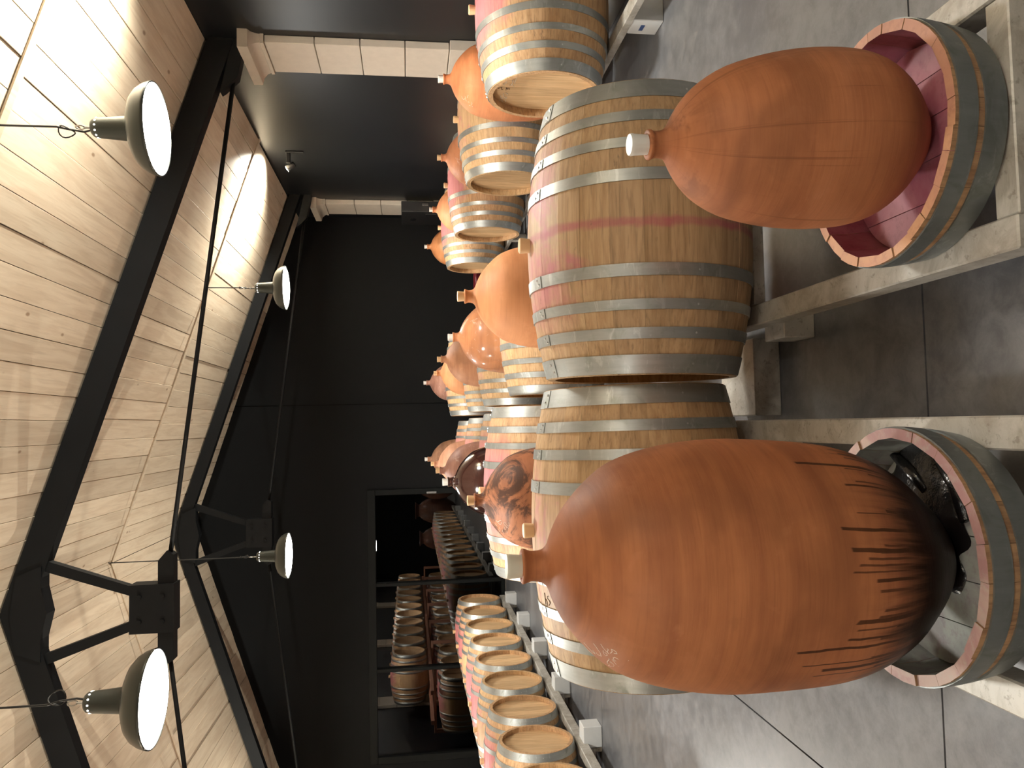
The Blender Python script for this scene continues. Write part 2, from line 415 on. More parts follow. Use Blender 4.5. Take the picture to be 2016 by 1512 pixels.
MB().box(.325, .331, YB-.004, YB, FZ, cz(.33)-.01).go('wall_joint', JOINTW, wb)
gable('wall_front', YN-.2, YN, None)
# dark store room seen faintly through the glass
b = MB(); b.box(XL, XW, YB+8.8, YB+9, FZ, 2.2); b.box(XL-.1, XL, YB+.2, YB+9, FZ, 2.2); b.box(XW, XW+.1, YB+.2, YB+9, FZ, 2.2); b.box(XL, XW, YB+.2, YB+9, 2.2, 2.3)
tag(b.go('wall_far', BLACK), kind='structure')
# ceiling: backing + planks + battens
ce = tag(bpy.data.objects.new('ceiling', None), kind='structure')
b = MB()
for s in (1, -1):
    xe = XW if s > 0 else XL
    b.prism([(RX, RZ+.03), (xe, cz(xe)+.03), (xe, cz(xe)+.12), (RX, RZ+.12)], YN, YB+.2)
bpy.data.objects.remove(ce)
ce = tag(b.go('ceiling', JOINT), kind='structure')
TR = [6.08, 10.13, 1.73, -2.62]          # truss positions
PW = .1705                                # plank pitch measured along X
segs = [(8.17, 11.15, .09), (6.08, 8.16, -.05), (4.07, 6.07, .10), (1.73, 4.06, 0.), (-2.6, 1.72, .05), (-6.9, -2.61, .12)]
ang = math.atan(SL); cs = math.cos(ang)
for s in (1, -1):
    xe = XW if s > 0 else XL
    W = abs(xe-RX)
    for (y0, y1, ph) in segs:
        n = int(W/PW)+2; L = y1-y0-.006; tw = PW/cs*(.978 if s > 0 else .985)
        me = None
        for k in range(n):
            a = k*PW+ph; c0 = max(a-PW/2, 0); c1 = min(a+PW/2, W)
            if c1-c0 < .02: continue
            full = abs((c1-c0)-PW) < 1e-6
            cx = (c0+c1)/2; wd = (c1-c0)/cs-(PW/cs-tw)
            jit = random.uniform(-.0025, .0025)
            loc = (RX+s*cx, (y0+y1)/2, RZ-SL*cx+.008+jit)
            rot = (0, s*ang+random.uniform(-.006, .006), 0)
            if full and me is not None:
                o = bpy.data.objects.new('plank', me); link(o, ce); o.location = loc; o.rotation_euler = rot
            else:
                o = MB().cham(-wd/2, wd/2, -L/2, L/2, -.010, .012, .002).go('plank', PLANK, ce, loc=loc, rot=rot)
                if full: me = o.data
    for yb in (8.165, 4.065, -2.6+2.15):
        P = [(RX+s*.0, RZ-.004), (xe, cz(xe)-.004), (xe, cz(xe)-.016), (RX, RZ-.016)]
        MB().prism(P, yb-.028, yb+.028).go('batten', PLANK, ce)
# pilasters
def pilaster(nm, y, side, base=True):
    x = XW if side > 0 else XL
    t = empty(nm, (x, y, FZ)); tag(t, kind='structure'); s = -side
    z0 = 1.0; r = lambda z: z-FZ
    def bl(n_, x1, hw, za, zb):
        xa, xb = sorted((0, s*x1)); MB().cham(xa, xb, -hw, hw, r(za)+.003, r(zb)-.003, .004).go(n_, STONE, t)
    z = 1.06; first = True
    bl('plinth_block', .10, .31, FZ, -1.0); bl('plinth_block', .085, .295, -1.0, -.66); bl('plinth_block', .085, .295, -.66, -.35)
    z = -.35
    while z < 1.05:
        z2 = min(z+.345, 1.06) if z+.5 < 1.06 else 1.06
        bl('shaft_block', .06, .25, z, z2); z = z2
    # moulded capital
    prof = [(.06, 1.06), (.075, 1.06), (.075, 1.085), (.068, 1.09), (.075, 1.115), (.10, 1.15), (.135, 1.165), (.14, 1.175), (.14, 1.24)]
    V = []; F = []
    for (d, zz) in prof:
        V += [(0, -(.19+d), r(zz)), (s*d, -(.19+d), r(zz)), (s*d, (.19+d), r(zz)), (0, (.19+d), r(zz))]
    for i in range(len(prof)-1):
        for k in range(3): a = i*4+k; F.append((a, a+1, a+5, a+4))
    n_ = (len(prof)-1)*4; F += [(0, 3, 2, 1), (n_, n_+1, n_+2, n_+3)]
    sharp(mesh('capital', V, F, STONE, t))
    return t
ti = 1
for y in (6.2, 10.52, 1.85, -2.45):
    for sd in (1, -1):
        pilaster('trim_%d' % ti, y, sd); ti += 1
# glazed screen in the back wall
gf = empty('window_1', ((GX0+GX1)/2, YB, FZ)); tag(gf, kind='structure')
cxw = (GX0+GX1)/2; hw = (GX1-GX0)/2; H = GZ-FZ
def fr(n_, x0, x1, z0, z1, y0=-.03, y1=.12, m_=FRAMEM): return MB().cham(x0-cxw, x1-cxw, y0, y1, z0-FZ, z1-FZ, .004).go(n_, m_, gf)
fr('frame_rail', GX0, GX1, .50, GZ); fr('frame_rail', GX0, GX1, FZ, FZ+.07); fr('frame_stile', GX0, GX0+.09, FZ+.07, .50); fr('frame_stile', GX1-.08, GX1, FZ+.07, .50)
fr('mullion', -2.225, -2.18, FZ+.07, .50); fr('mullion', -3.40, -3.355, FZ+.07, .50)
fr('sill_strip', GX0+.02, GX1-.02, FZ, FZ+.018, -.05, -.03, SILV)
fr('lock_plate', GX1-.075, GX1-.045, -.36, -.22, -.036, -.03, CHROME)
gm, nt, bb = newmat('dark_glass'); nt.nodes.remove(bb)
gl = nd(nt, 'ShaderNodeBsdfGlossy'); gl.inputs['Color'].default_value = C(1, 1, 1); gl.inputs['Roughness'].default_value = .0
tr = nd(nt, 'ShaderNodeBsdfTransparent'); tr.inputs['Color'].default_value = C(.5, .5, .5)
mx = nd(nt, 'ShaderNodeMixShader'); mx.inputs[0].default_value = .10
nt.links.new(tr.outputs[0], mx.inputs[1]); nt.links.new(gl.outputs[0], mx.inputs[2])
nt.links.new(mx.outputs[0], nt.nodes['Material Output'].inputs[0])
for x0, x1 in ((GX0+.09, -3.40), (-3.355, -2.225), (-2.18, GX1-.08)):
    MB().box(x0-cxw, x1-cxw, .03, .036, FZ+.07-FZ, .50-FZ).go('pane', gm, gf)

# ------------------------------------------------------------------ trusses
def truss(y, label, dp=.195):
    t = empty('roof_truss', (RX, y, RZ), 0, label, 'roof truss', 'black roof trusses'); 
    def P(x, z): return (x-RX, z-RZ)
    for s in (1, -1):
        xe = (XW if s > 0 else XL)-RX
        MB().prism([(0, -.02), (xe, -SL*abs(xe)-.02), (xe, -SL*abs(xe)-.02-dp), (0, -.02-dp)], -.055, .055).go('rafter', BEAM, t)
        MB().prism([(s*.33, -.205), (s*.40, -.235), (s*.15, -.93), (s*.08, -.93)], -.035, .035).go('strut', BEAM, t)
        rod = MB().tube([(s*.36, 0, -1.16), (xe-s*.32, 0, -1.62)], .017, 10).go('tie_rod', BEAM, t, True)
        bx = xe
        MB().prism([(bx, -SL*abs(bx)-.2), (bx-s*.42, -SL*abs(bx)-.2+.09), (bx-s*.40, -1.56), (bx-s*.30, -1.66), (bx, -1.72)], -.045, .045).go('eave_bracket', BEAM, t)
    MB().prism([(-.34, -.30), (-.27, -.13), (0, -.09), (.27, -.13), (.34, -.30), (.18, -.30), (0, -.34), (-.18, -.30)], -.068, .068).go('ridge_gusset', BEAM, t)
    MB().prism([(-.175, -.90), (.175, -.90), (.175, -1.21), (-.175, -1.21)], -.075, .075).go('node_box', BEAM, t)
    MB().prism([(-.34, -1.09), (.34, -1.09), (.41, -1.15), (.38, -1.2), (-.38, -1.2), (-.41, -1.15)], -.05, .05).go('node_plate', BEAM, t)
    for sx in (-.09, .09):
        for sz in (-.97, -1.13): MB().lathe([(0, 0), (.016, 0), (.016, .012), (0, .012)], 8).go('bolt', BEAM, t, loc=(sx, -.075, sz), rot=(PI/2, 0, 0))
    return t
truss(TR[0], 'black steel roof truss crossing between the front and back lamps')
truss(TR[1], 'black steel roof truss close against the back gable wall', .14)
truss(TR[2], 'black steel roof truss above and behind the viewer, nearer'); truss(TR[3], 'black steel roof truss far behind the viewer')

# ------------------------------------------------------------------ pendant lamps
def make_lamp():
    t = empty('pendant_lamp')
    sh = [(.226, 0), (.228, .004), (.224, .018), (.214, .044), (.196, .072), (.168, .096), (.128, .113), (.082, .121), (.066, .128)]
    inn = [(.060, .118), (.12, .100), (.165, .078), (.200, .046), (.216, .018), (.221, 0)]
    sharp(MB().lathe(sh+inn, 56, closed=False).go('shade', SHADE, t, True), 50)
    h = MB().lathe([(.064, .122), (.062, .13), (.055, .20), (.050, .27), (.046, .295), (.036, .306), (0, .308)], 32).go('housing', SHADE, t, True)
    MB().lathe([(.218, .012), (.19, -.008), (.12, -.020), (0, -.026)], 48).go('diffuser', GLOW, t, True)
    v = MB()
    for k in range(12):
        a = 2*PI*k/12; c_ = Vector((.0485*math.cos(a), .0485*math.sin(a), .279)); n_ = Vector((math.cos(a), math.sin(a), .15)).normalized(); v.tube([c_, c_+n_*.0022], .0048, 8)
    v.go('vent_holes', VENT, h)
    MB().tube([(0, 0, .30), (0, 0, .345)], .006, 8).go('hook', CHROME, t)
    hk = MB().tube([(.0+.012*math.cos(a), 0, .362+.022*math.sin(a)) for a in [2*PI*k/12 for k in range(13)]], .0035, 6).go('snap_link', CHROME, t)
    return t
def lamp_cable(t, L, z):
    pts = [(0.012, 0, .30), (.022, .006, .35), (.014, .0, .42), (.0, .0, .47)]+[(0, 0, .47+(L-.47)*k/4) for k in range(1, 5)]
    MB().tube(pts, .0052, 8).go('cable', CABLE, t)
    R_ = .034
    MB().tube([(.03+R_*math.cos(a), .01*math.sin(a*2), .435+R_*1.1*math.sin(a)) for a in [2*PI*k/16 for k in range(17)]], .0035, 6).go('cable_loop', CABLE, t)
lp = make_lamp(); lpt = tree_list(lp)
lab = ['dark enamel pendant lamp hanging front right, cable to the planks', 'dark enamel pendant lamp hanging front left with a looped cable',
       'pendant lamp hanging back right before the black wall', 'pendant lamp hanging back centre over the barrels below the ridge',
       'pendant lamp over the left aisle near the glazed screen', 'pendant lamp over the left aisle, middle bay',
       'pendant lamp behind the viewer on the right', 'pendant lamp behind the viewer under the ridge', 'pendant lamp behind the viewer on the left',
       'pendant lamp farthest behind the viewer, right', 'pendant lamp farthest behind the viewer, ridge', 'pendant lamp farthest behind the viewer, left']
for i, p in enumerate(LAMPS):
    t = lp if i == 0 else copy_tree(lpt)
    t.location = p; t.rotation_euler = (0, 0, random.uniform(0, 6)); tag(t, lab[i], 'lamp', 'pendant lamps')
    lamp_cable(t, cz(p[0])-p[2], p[2])
    ld = bpy.data.lights.new('lamp_light', 'AREA'); ld.shape = 'DISK'; ld.size = .38; ld.energy = LAMP_W*(1 if p[1] > 2 else .22); ld.color = (1, .985, .93)
    lo = bpy.data.objects.new('lamp_light', ld); link(lo); lo.location = (p[0], p[1], p[2]-.035)
# wall uplighters
def uplight(x, y, side, label):
    t = empty('wall_uplighter', (x, y, 1.26), 0, label, 'spotlight', 'wall uplighters'); s = -side
    MB().cham(min(0, s*.02), max(0, s*.02), -.035, .035, -.16, .03, .003).go('wall_plate', DARKP, t)
    MB().cham(min(s*.015, s*.13), max(s*.015, s*.13), -.022, .022, -.02, .02, .003).go('arm', DARKP, t)
    M_ = Matrix.Translation((s*.16, .05, .0)) @ Matrix.Rotation(s*.6, 4, 'Y')
    h = MB().lathe([(0, -.07), (.028, -.07), (.032, -.06), (.038, .03), (.036, .03), (.030, .012), (0, .010)], 24).go('head', DARKP, t, True); h.matrix_local = M_
    l = MB().lathe([(0, .022), (.031, .022), (.033, .026), (.031, .030), (0, .034)], 20).go('lens', SPOTG, t, True); l.matrix_local = M_
    ld = bpy.data.lights.new('uplight', 'SPOT'); ld.energy = UP_W; ld.spot_size = math.radians(140); ld.spot_blend = 1.0; ld.shadow_soft_size = .03; ld.color = (1, .95, .80)
    lo = bpy.data.objects.new('uplight', ld); link(lo); lo.location = (x+s*.20, y+.05, 1.26+.06)
    lo.rotation_euler = Vector((-s*.75, 0, -1)).to_track_quat('Z', 'Y').to_euler()
i = 0
for y, nm in ((8.5, 'back bay'), (4.1, 'front bay'), (-.3, 'bay behind the viewer'), (-4.6, 'rearmost bay')):
    uplight(XW, y, 1, 'small black uplighter on the right wall, '+nm); uplight(XL, y, -1, 'small black uplighter on the left wall, '+nm)
# black control box on the right wall under the far pilaster
t = empty('control_box', (XW-.085, 10.36, -.5), 0, 'black control box on the right wall below the short far pilaster', 'box')
MB().cham(-.14, .0, -.36, .30, .0, .57, .006).go('housing', DARKP, t)
MB().cham(-.155, -.14, -.30, -.12, .05, .26, .004).go('cover', DARKP, t)
MB().lathe([(0, 0), (.035, 0), (.04, .004), (.04, .012), (.02, .018), (0, .018)], 20).go('round_port', BEAM, t, loc=(-.14, .0, .42), rot=(0, -PI/2, 0))
MB().cham(-.06, -.03, -.375, -.36, .22, .30, .002).go('latch', CHROME, t)

# ------------------------------------------------------------------ racks
def rack(label, xa, xb, y0, y1, z, beams, tw=.068, th=.07, feet=None, ext=(0, 0), bz=None):
    t = empty('barrel_rack', ((xa+xb)/2, y0, FZ), 0, label, 'rack', 'steel barrel racks'); cx = (xa+xb)/2; h = z-FZ
    for x in (xa, xb): MB().cham(x-cx-tw/2, x-cx+tw/2, 0, y1-y0, h-th, h, .004).go('rail', RACK, t)
    bh = h-th if bz is None else bz
    for y in beams:
        MB().cham(xa-cx-tw/2-ext[0], xb-cx+tw/2+ext[1], y-y0-.045, y-y0+.045, bh-.055, bh-.0005, .003).go('cross_beam', RACK, t)
        for x in (xa, xb): MB().cham(x-cx-tw/2, x-cx+tw/2, y-y0-.04, y-y0+.04, 0, bh-.056, .003).go('foot', RACK, t)
    return t
ZR = -1.15; KK = 1.0177
cb = [2.45+1.59*k for k in range(6)]
RL = rack('long steel rack under the left column of barrels and the tub with black sludge', -.5495, -.037, 1.32, 10.55, ZR, cb)
RR = rack('long steel rack under the right-hand tub and the big stained barrel', .348, .85, 1.32, 10.55, ZR, cb[1:])
MB().cham(-.251+.034, .251-.034, 0.0, .06, .115, .175, .003).go('end_beam', RACK, RR)
MB().cham(-.216, .216, 1.14, 1.20, .138, .178, .003).go('cross_bar', RACK, RR)
MB().cham(-.333, -.218, 1.08, 1.22, 0, .108, .003).go('foot', RACK, RR)
R3 = rack('steel rack under the row of barrels and jars by the right wall', 2.0975, 2.53, 2.6, 10.55, -1.13, [5.4+1.59*k for k in range(4)], .075, .042)
b3 = empty('support_block', (2.122, 3.841, FZ), 0, 'pale grey support block with a small blue sticker at the right rack foot', 'block')
MB().cham(-.060, .060, -.071, .071, 0, .157, .004).go('block', PLAST, b3)
MB().box(-.0617, -.0603, -.024, .030, .085, .106).go('sticker', BLUE, b3)
ZL = -1.158
def y4(k): return 5.55+1.12*(k-4)+.2
R4 = rack('low steel rack under the left row of pale oak barrels', -2.99, -2.315, -.2, 10.5, ZL, [.0+1.12*k for k in range(10)])
for k in range(9): MB().cham(.338, .485, y4(k), y4(k)+.15, 0, .135, .004).go('foot_block', PLAST, R4)
for k_, x_ in ((0, -.02),):
    blk = MB().cham(-.14, .14, -.15, .15, 0, .10, .004).go('timber_block', RACK, None, loc=(.153, 2.80, FZ)); tag(blk, 'pale flat block on the floor between the two central racks', 'block')

# ------------------------------------------------------------------ barrels
def prof(R, r, L, x): q = 2*x/L; return R-(R-r)*q*q
def stave(name, R, r, L, a0, a1, t, mat, par, nx=14, na=2, hl=None, tt=None):
    V = []; F = []; xs_ = [-L/2+L*i/nx for i in range(nx+1)]
    for x in xs_:
        ro = prof(R, r, L, x); ri = ro-t
        for k in range(na+1):
            a = a0+(a1-a0)*k/na; V.append((x, ro*math.sin(a), ro*math.cos(a)))
        for a in (a1, a0): V.append((x, ri*math.sin(a), ri*math.cos(a)))
    n = na+3
    for i in range(nx):
        for k in range(n): F.append((i*n+k, i*n+(k+1) % n, (i+1)*n+(k+1) % n, (i+1)*n+k))
    F.append(tuple(range(n))[::-1]); F.append(tuple(nx*n+k for k in range(n)))
    o = mesh(name, V, F, mat, par, True); return sharp(o, 30)
def hoop(R, r, L, x0, x1, par, seg=64, rivets=True, a_lap=.35, sub=False):
    V = []; F = []; th = .0028; ra, rb = prof(R, r, L, x0)+th+.0008, prof(R, r, L, x1)+th+.0008
    s = 1 if x0 > 0 else -1
    P = [(ra, x0), (rb, x1), (rb-th, x1), (ra-th, x0)]
    b = MB().lathe([(ra-th, x0), (ra, x0), (rb, x1), (rb-th, x1)], seg, 'X', closed=True)
    # the riveted overlap: a slightly proud second layer
    n = len(b.V); k_ = 5
    for k in range(k_+1):
        a = a_lap-.11*k/k_*1.0
        for (rr, x) in ((ra+.0022, x0+.0006), (rb+.0022, x1-.0006)):
            b.V.append((x, rr*math.sin(a), rr*math.cos(a)))
        for (rr, x) in ((ra-.001, x0+.0006), (rb-.001, x1-.0006)): b.V.append((x, rr*math.sin(a), rr*math.cos(a)))
    for k in range(k_):
        i0 = n+k*4; i1 = i0+4
        b.F += [(i0, i1, i1+1, i0+1), (i0, i0+2, i1+2, i1), (i0+1, i1+1, i1+3, i0+3)]
    b.F += [(n, n+1, n+3, n+2), (n+k_*4, n+k_*4+2, n+k_*4+3, n+k_*4+1)]
    o = sharp(b.go('hoop', HOOP, par, True), 30)
    if rivets:
        rv = MB()
        for f in (.3, .7):
            x = x0+(x1-x0)*f; a = a_lap-.05-(.02 if f > .5 else -.015); rr = prof(R, r, L, x)+.005
            c = Vector((x, rr*math.sin(a), rr*math.cos(a))); nrm = Vector((0, math.sin(a), math.cos(a)))
            rv.tube([c-nrm*.002, c+nrm*.0035], [.0065, .004], 8)
        for a in ((-1.78, -2.9, 1.2) if sub else (-1.7,)):
            x = (x0+x1)/2; rr = prof(R, r, L, x)+.003
            c = Vector((x, rr*math.sin(a), rr*math.cos(a))); nrm = Vector((0, math.sin(a), math.cos(a)))
            rv.tube([c-nrm*.001, c+nrm*.0016], [.0042, .003], 8)
        rv.go('rivets', RIVET, o if sub else par)
    return o
HPOS = [(.128, .166), (.236, .268), (.322, .356), (.404, .462)]
def head(R, r, L, sx, par, mat, nb=6, stamp=False, inset=.044, t=.022):
    x = sx*(L/2-inset); rh = prof(R, r, L, x)-t+.001; x2 = x-sx*.016
    w_ = 2*rh/nb
    for k in range(nb):
        u0, u1 = -rh+k*w_+.0006, -rh+(k+1)*w_-.0006; N = 6; out = []
        us = [u0+(u1-u0)*i/N for i in range(N+1)]
        h_ = lambda u: math.sqrt(max(rh*rh-u*u, 1e-8))
        ring = [(u, h_(u)) for u in us]+[(u, -h_(u)) for u in reversed(us)]
        V = [(x, a, b_) for a, b_ in ring]+[(x2, a, b_) for a, b_ in ring]; n = len(ring)
        F = [tuple(range(n)), tuple(range(n, 2*n))[::-1]]+[(i, n+i, n+(i+1) % n, (i+1) % n) for i in range(n)]
        mesh('head_board', V, F, mat, par)
def bung(R, par, mat=TANP, x=0, h=.034, rr=.026):
    b = MB().lathe([(0, -.02), (rr*.82, -.02), (rr, h*.7), (rr, h-.003), (rr-.003, h), (0, h)], 24).go('bung', mat, par, True, loc=(x, 0, R)); return sharp(b, 40)
def make_barrel(R, r, L, mat, ns=28, t=.024, bmat=TANP, sub=False, nb=6, a_lap=.35):
    root = empty('wine_barrel')
    rg = random.Random(int(R*1000)+ns)
    ws = [rg.uniform(.8, 1.2) for _ in range(ns)]; tot = sum(ws); a = rg.uniform(0, 1)
    for k in range(ns):
        a1 = a+2*PI*ws[k]/tot
        stave('stave', R-rg.uniform(0, .0008), r, L, a+.0006, a1-.0006, t, mat, root); a = a1
    for s in (1, -1):
        for (p, q) in HPOS:
            x0, x1 = p*L/.93, q*L/.93
            hoop(R, r, L, s*x0, s*x1, root, rivets=True, sub=sub, a_lap=a_lap)
        head(R, r, L, s, root, HEADW, nb)
    bung(R, root, bmat)
    return root
def lowpoly_barrel(mat):
    R, r, L = .365, .298, .93
    b = MB(); pr = [(prof(R, r, L, x)-.022, x) for x in (-L/2+.03,)]
    P = [(0, -L/2+.034), (r-.02, -L/2+.034), (r-.02, -L/2), (r, -L/2)]+[(prof(R, r, L, x), x) for x in [-L/2+L*i/10 for i in range(1, 10)]]+[(r, L/2), (r-.02, L/2), (r-.02, L/2-.034), (0, L/2-.034)]
    root = empty('wine_barrel')
    b.lathe(P, 32, 'X').go('staves', mat, root, True); hb = MB()
    for s in (1, -1):
        for p, q in HPOS: hb.lathe([(prof(R, r, L, p), s*p), (prof(R, r, L, p)+.004, s*p), (prof(R, r, L, q)+.004, s*q), (prof(R, r, L, q), s*q)], 32, 'X')
    hb.go('hoops', HOOP, root, True); bung(R, root)
    return root

GA = 'barrels in the right column of the central rack'; GB = 'barrels in the left column of the central rack'
A = make_barrel(.379, .316, .905, WOOD_A, 26, sub=True, a_lap=-.2); A.location = (.598, 2.565, -.786)
tag(A, 'big worn oak barrel with a pink stain ring, front of the right central column', 'barrel', GA)
A.rotation_euler = (0, .006, -.012)
B_ = make_barrel(.3735, .311, .955, WOOD_B, 27, sub=True, a_lap=-.12); B_.location = (-.361, 2.657, -.787)
tag(B_, 'oak barrel standing directly behind the big terracotta jar, front left central column', 'barrel', GB); B_.rotation_euler = (0, -.008, .014)
S = make_barrel(.365, .300, .925, WOOD, 26); St = tree_list(S)
P_ = make_barrel(.3651, .300, .925, WOOD_P, 26); Pt = tree_list(P_)
nA = ['second', 'third', 'fourth', 'fifth']
def place(src, first, x, y, z, label, group, sc=1, rx=None):
    o = first if first is not None else copy_tree(src)
    o.location = (x, y, z); o.rotation_euler = ((random.uniform(-.12, .12) if rx is None else rx), 0, random.uniform(-.006, .006)); o.scale = (sc,)*3
    tag(o, label, 'barrel', group); return o
YS = [4.45, 6.04, 7.63, 9.22]
zb = -.790
for i, y in enumerate(YS):
    dx = -.010*(y-4.4)
    sA = 1.0 if i == 3 else .885; sB = 1.03 if i == 0 else .885
    place(St, S if i == 0 else None, .16+.465*sA+dx, y, -.787 if i == 3 else -.846, 'oak barrel, %s from the front in the right central column, behind a terracotta jar' % nA[i], GA, sA)
    place(Pt, P_ if i == 0 else None, .105-.465*sB+dx, y, zb if i == 0 else -.846, 'oak barrel, %s from the front in the left central column, behind a jar' % nA[i], GB, sB)
GR = 'barrels in the right-hand row'; GL = 'barrels in the left-hand row'
for i, y in enumerate([4.20, 5.80, 7.39, 8.98]):
    q_ = place(Pt if i in (0, 2, 3) else St, None, 2.31, y, -.768, 'oak barrel in the right row, %s' % ('nearest the camera, pink top and chalked head', 'second from the camera, pale with bright hoops', 'third from the camera, pink near its bung', 'farthest back')[i], GR, 1.03)
    if i == 0: R1B = q_; q_.rotation_euler = (0, 0, 0)
ordn = ['farthest, beside the glass', 'second farthest', 'third farthest', 'fourth farthest', 'fifth farthest', 'sixth farthest', 'seventh farthest', 'eighth farthest', 'ninth farthest, cut by the frame']
SL_ = .885
for i in range(16):
    y = 10.29-.662*i
    if i < 10:
        lb_ = ('oak barrel with a tan head, left row, %s' % ordn[i]) if i < 9 else 'tenth oak barrel from the glass in the left row'
        place(Pt if i % 3 != 2 else St, None, -2.262-.41, y, -.868, lb_, GL, SL_)
LB = lowpoly_barrel(WOOD_P); LBt = tree_list(LB)
LB.location = (-2.672, 10.29-.662*10, -.868); LB.scale = (SL_,)*3; tag(LB, 'eleventh oak barrel from the glass in the left row', 'barrel', GL)
for i in range(11, 14): place(LBt, None, -2.672, 10.29-.662*i, -.868, '%s oak barrel from the glass in the left row' % ('twelfth', 'thirteenth', 'fourteenth')[i-11], GL, SL_, 0)
# two-tier store along the left wall (seen only as a reflection in the glass)
TN = 'first second third fourth fifth sixth seventh eighth ninth tenth eleventh twelfth thirteenth'.split()
GT = 'two-tier barrels along the left wall'
R5 = rack('steel rack of the lower tier along the left wall', -5.0, -4.5, -1.3, 8.9, -1.13, [-.9+2*k for k in range(5)])
UP = empty('upper_rack', (-4.75, -1.3, FZ), 0, 'raised timber beams carrying the upper barrels at the left wall', 'rack')
RT = plain('reddish_timber', (.42, .20, .13), .6)
for x in (-.25, .25): MB().cham(x-.035, x+.035, 0, 10.2, .985, 1.045, .004).go('beam', RT, UP)
for k in range(7):
    MB().cham(-.57, .57, .05+k*1.62, .10+k*1.62, .94, .9845, .003).go('cross_bar', RT, UP)
    for x in (-.54, .54): MB().cham(x-.03, x+.03, .045+k*1.62, .105+k*1.62, 0, .9395, .003).go('post', RT, UP)
for i in range(13):
    y = 8.6-.76*i
    place(LBt, None, -4.75, y, -.79, '%s barrel from the glass, lower tier by the left wall' % TN[i], GT, 1, 0)
    if i > 1: place(LBt, None, -4.75, y, .075, '%s barrel from the glass, upper tier by the left wall' % TN[i-2], GT, 1, 0)

# ------------------------------------------------------------------ tubs (sawn-off barrel ends)
def make_tub(nm, loc, rr, rb, h, inm, rim, seed, label=None, group='sawn barrel ends used as jar stands', flr=.03, nst=24):
    t = empty(nm, loc, 0, label, 'tub', group); rg = random.Random(seed)
    ws = [rg.uniform(.7, 1.3) for _ in range(nst)]; tot = sum(ws); a = 0; th = .021
    for k in range(nst):
        a1 = a+2*PI*ws[k]/tot; dz = rg.uniform(-.003, .003); V = []
        for (z, ro) in ((0, rb), (h*.5, (rb+rr)/2+.003), (h+dz, rr)):
            for q in (a+.002, (a+a1)/2, a1-.002): V.append((ro*math.cos(q), ro*math.sin(q), z))
            for q in (a1-.002, a+.002): V.append(((ro-th)*math.cos(q), (ro-th)*math.sin(q), z))
        F = []
        for i_ in range(2):
            for j in range(5): F.append((i_*5+j, i_*5+(j+1) % 5, i_*5+5+(j+1) % 5, i_*5+5+j))
        F += [(4, 3, 2, 1, 0), (10, 11, 12, 13, 14)]
        o = mesh('stave', V, F, [TUB_W, inm, rim], t)
        for pi, p in enumerate(o.data.polygons):
            if len(p.vertices) == 5: p.material_index = 2 if p.center.z > h*.5 else 0
            elif Vector((p.center.x, p.center.y)).length < (rb+rr)/2-th*.72 and abs(p.normal.z) < .6: p.material_index = 1
        a = a1
    for (z0, z1) in ((.003, h*.46), (h*.60, h*.93)):
        f = lambda z: rb+(rr-rb)*z/h+.0035+.003*math.sin(PI*z/h)
        ho = sharp(MB().lathe([(f(z0)-.004, z0), (f(z0), z0), (f((z0+z1)/2), (z0+z1)/2), (f(z1), z1), (f(z1)-.004, z1)], 56, closed=True).go('hoop', HOOP_D, t, True), 30)
    w_ = 2*(rb-th)/5; R_ = rb-th-.001
    for k in range(5):
        u0, u1 = -R_+k*w_*.9985+.001, -R_+(k+1)*w_*.9985-.001; N = 6
        us = [u0+(u1-u0)*i_/N for i_ in range(N+1)]; hh = lambda u: math.sqrt(max(R_*R_-u*u, 1e-7))
        ring = [(u, hh(u)) for u in us]+[(u, -hh(u)) for u in reversed(us)]; n = len(ring)
        V = [(p, q, flr) for p, q in ring]+[(p, q, flr-.016) for p, q in ring]
        F = [tuple(range(n))[::-1], tuple(range(n, 2*n))]+[(i_, n+i_, n+(i_+1) % n, (i_+1) % n) for i_ in range(n)]
        mesh('floor_board', V, F, inm, t)
    return t
TH = .122
TL = make_tub('barrel_end_tub', (-.292, 1.555, ZR), .2625, .248, TH, IN_GREY, RIM_L, 3, 'sawn-off barrel end with a grey inside under the big jar, black sludge in it')
TRr = make_tub('barrel_end_tub', (.594, 1.572, ZR), .2565, .240, TH, IN_PINK, RIM_R, 5, 'sawn-off barrel end with a purple-pink inside under the smaller front jar')
TL.scale = TRr.scale = (KK,)*3
# sludge
pts = []; rg = random.Random(2)
cxs, cys = .015, .015
b = MB(); n = 90
b.V.append((cxs, cys, .034))
ringk = (.3, .7, .94, 1.0)
for f_ in ringk:
    for k in range(n):
        a = 2*PI*k/n
        rad = .110+.112*max(0, math.cos(a-.45))**2+.012*math.sin(5*a+1)+.009*math.sin(8*a)+.005*math.sin(13*a+2)
        b.V.append((cxs+f_*rad*math.cos(a), cys+f_*rad*math.sin(a), .0325+(.006 if f_ < .9 else (.004 if f_ < 1 else -.001))+.0012*math.sin(5*a+f_*20)))
for k in range(n): b.F.append((0, 1+k, 1+(k+1) % n))
for j in range(len(ringk)-1):
    for k in range(n): b.F.append((1+j*n+k, 1+(j+1)*n+k, 1+(j+1)*n+(k+1) % n, 1+j*n+(k+1) % n))
tag(b.go('wet_sludge', TAR, None, True, loc=(-.292, 1.555, ZR)), 'glossy black wine sludge spread over the grey tub floor under the big jar', 'residue')
# blob running to the right of the tub
b = MB().tube([(.13, .02, .034), (.165, .06, .036), (.19, .10, .035), (.205, .125, .04)], [.012, .017, .014, .008], 10)
b.tube([(.08, -.11, .034), (.15, -.075, .036), (.19, -.03, .035)], [.02, .016, .010], 10)
tag(b.go('sludge_ridge', TAR, None, True, loc=(-.292, 1.555, ZR)), 'thick black sludge ridges beside the big jar foot', 'residue')

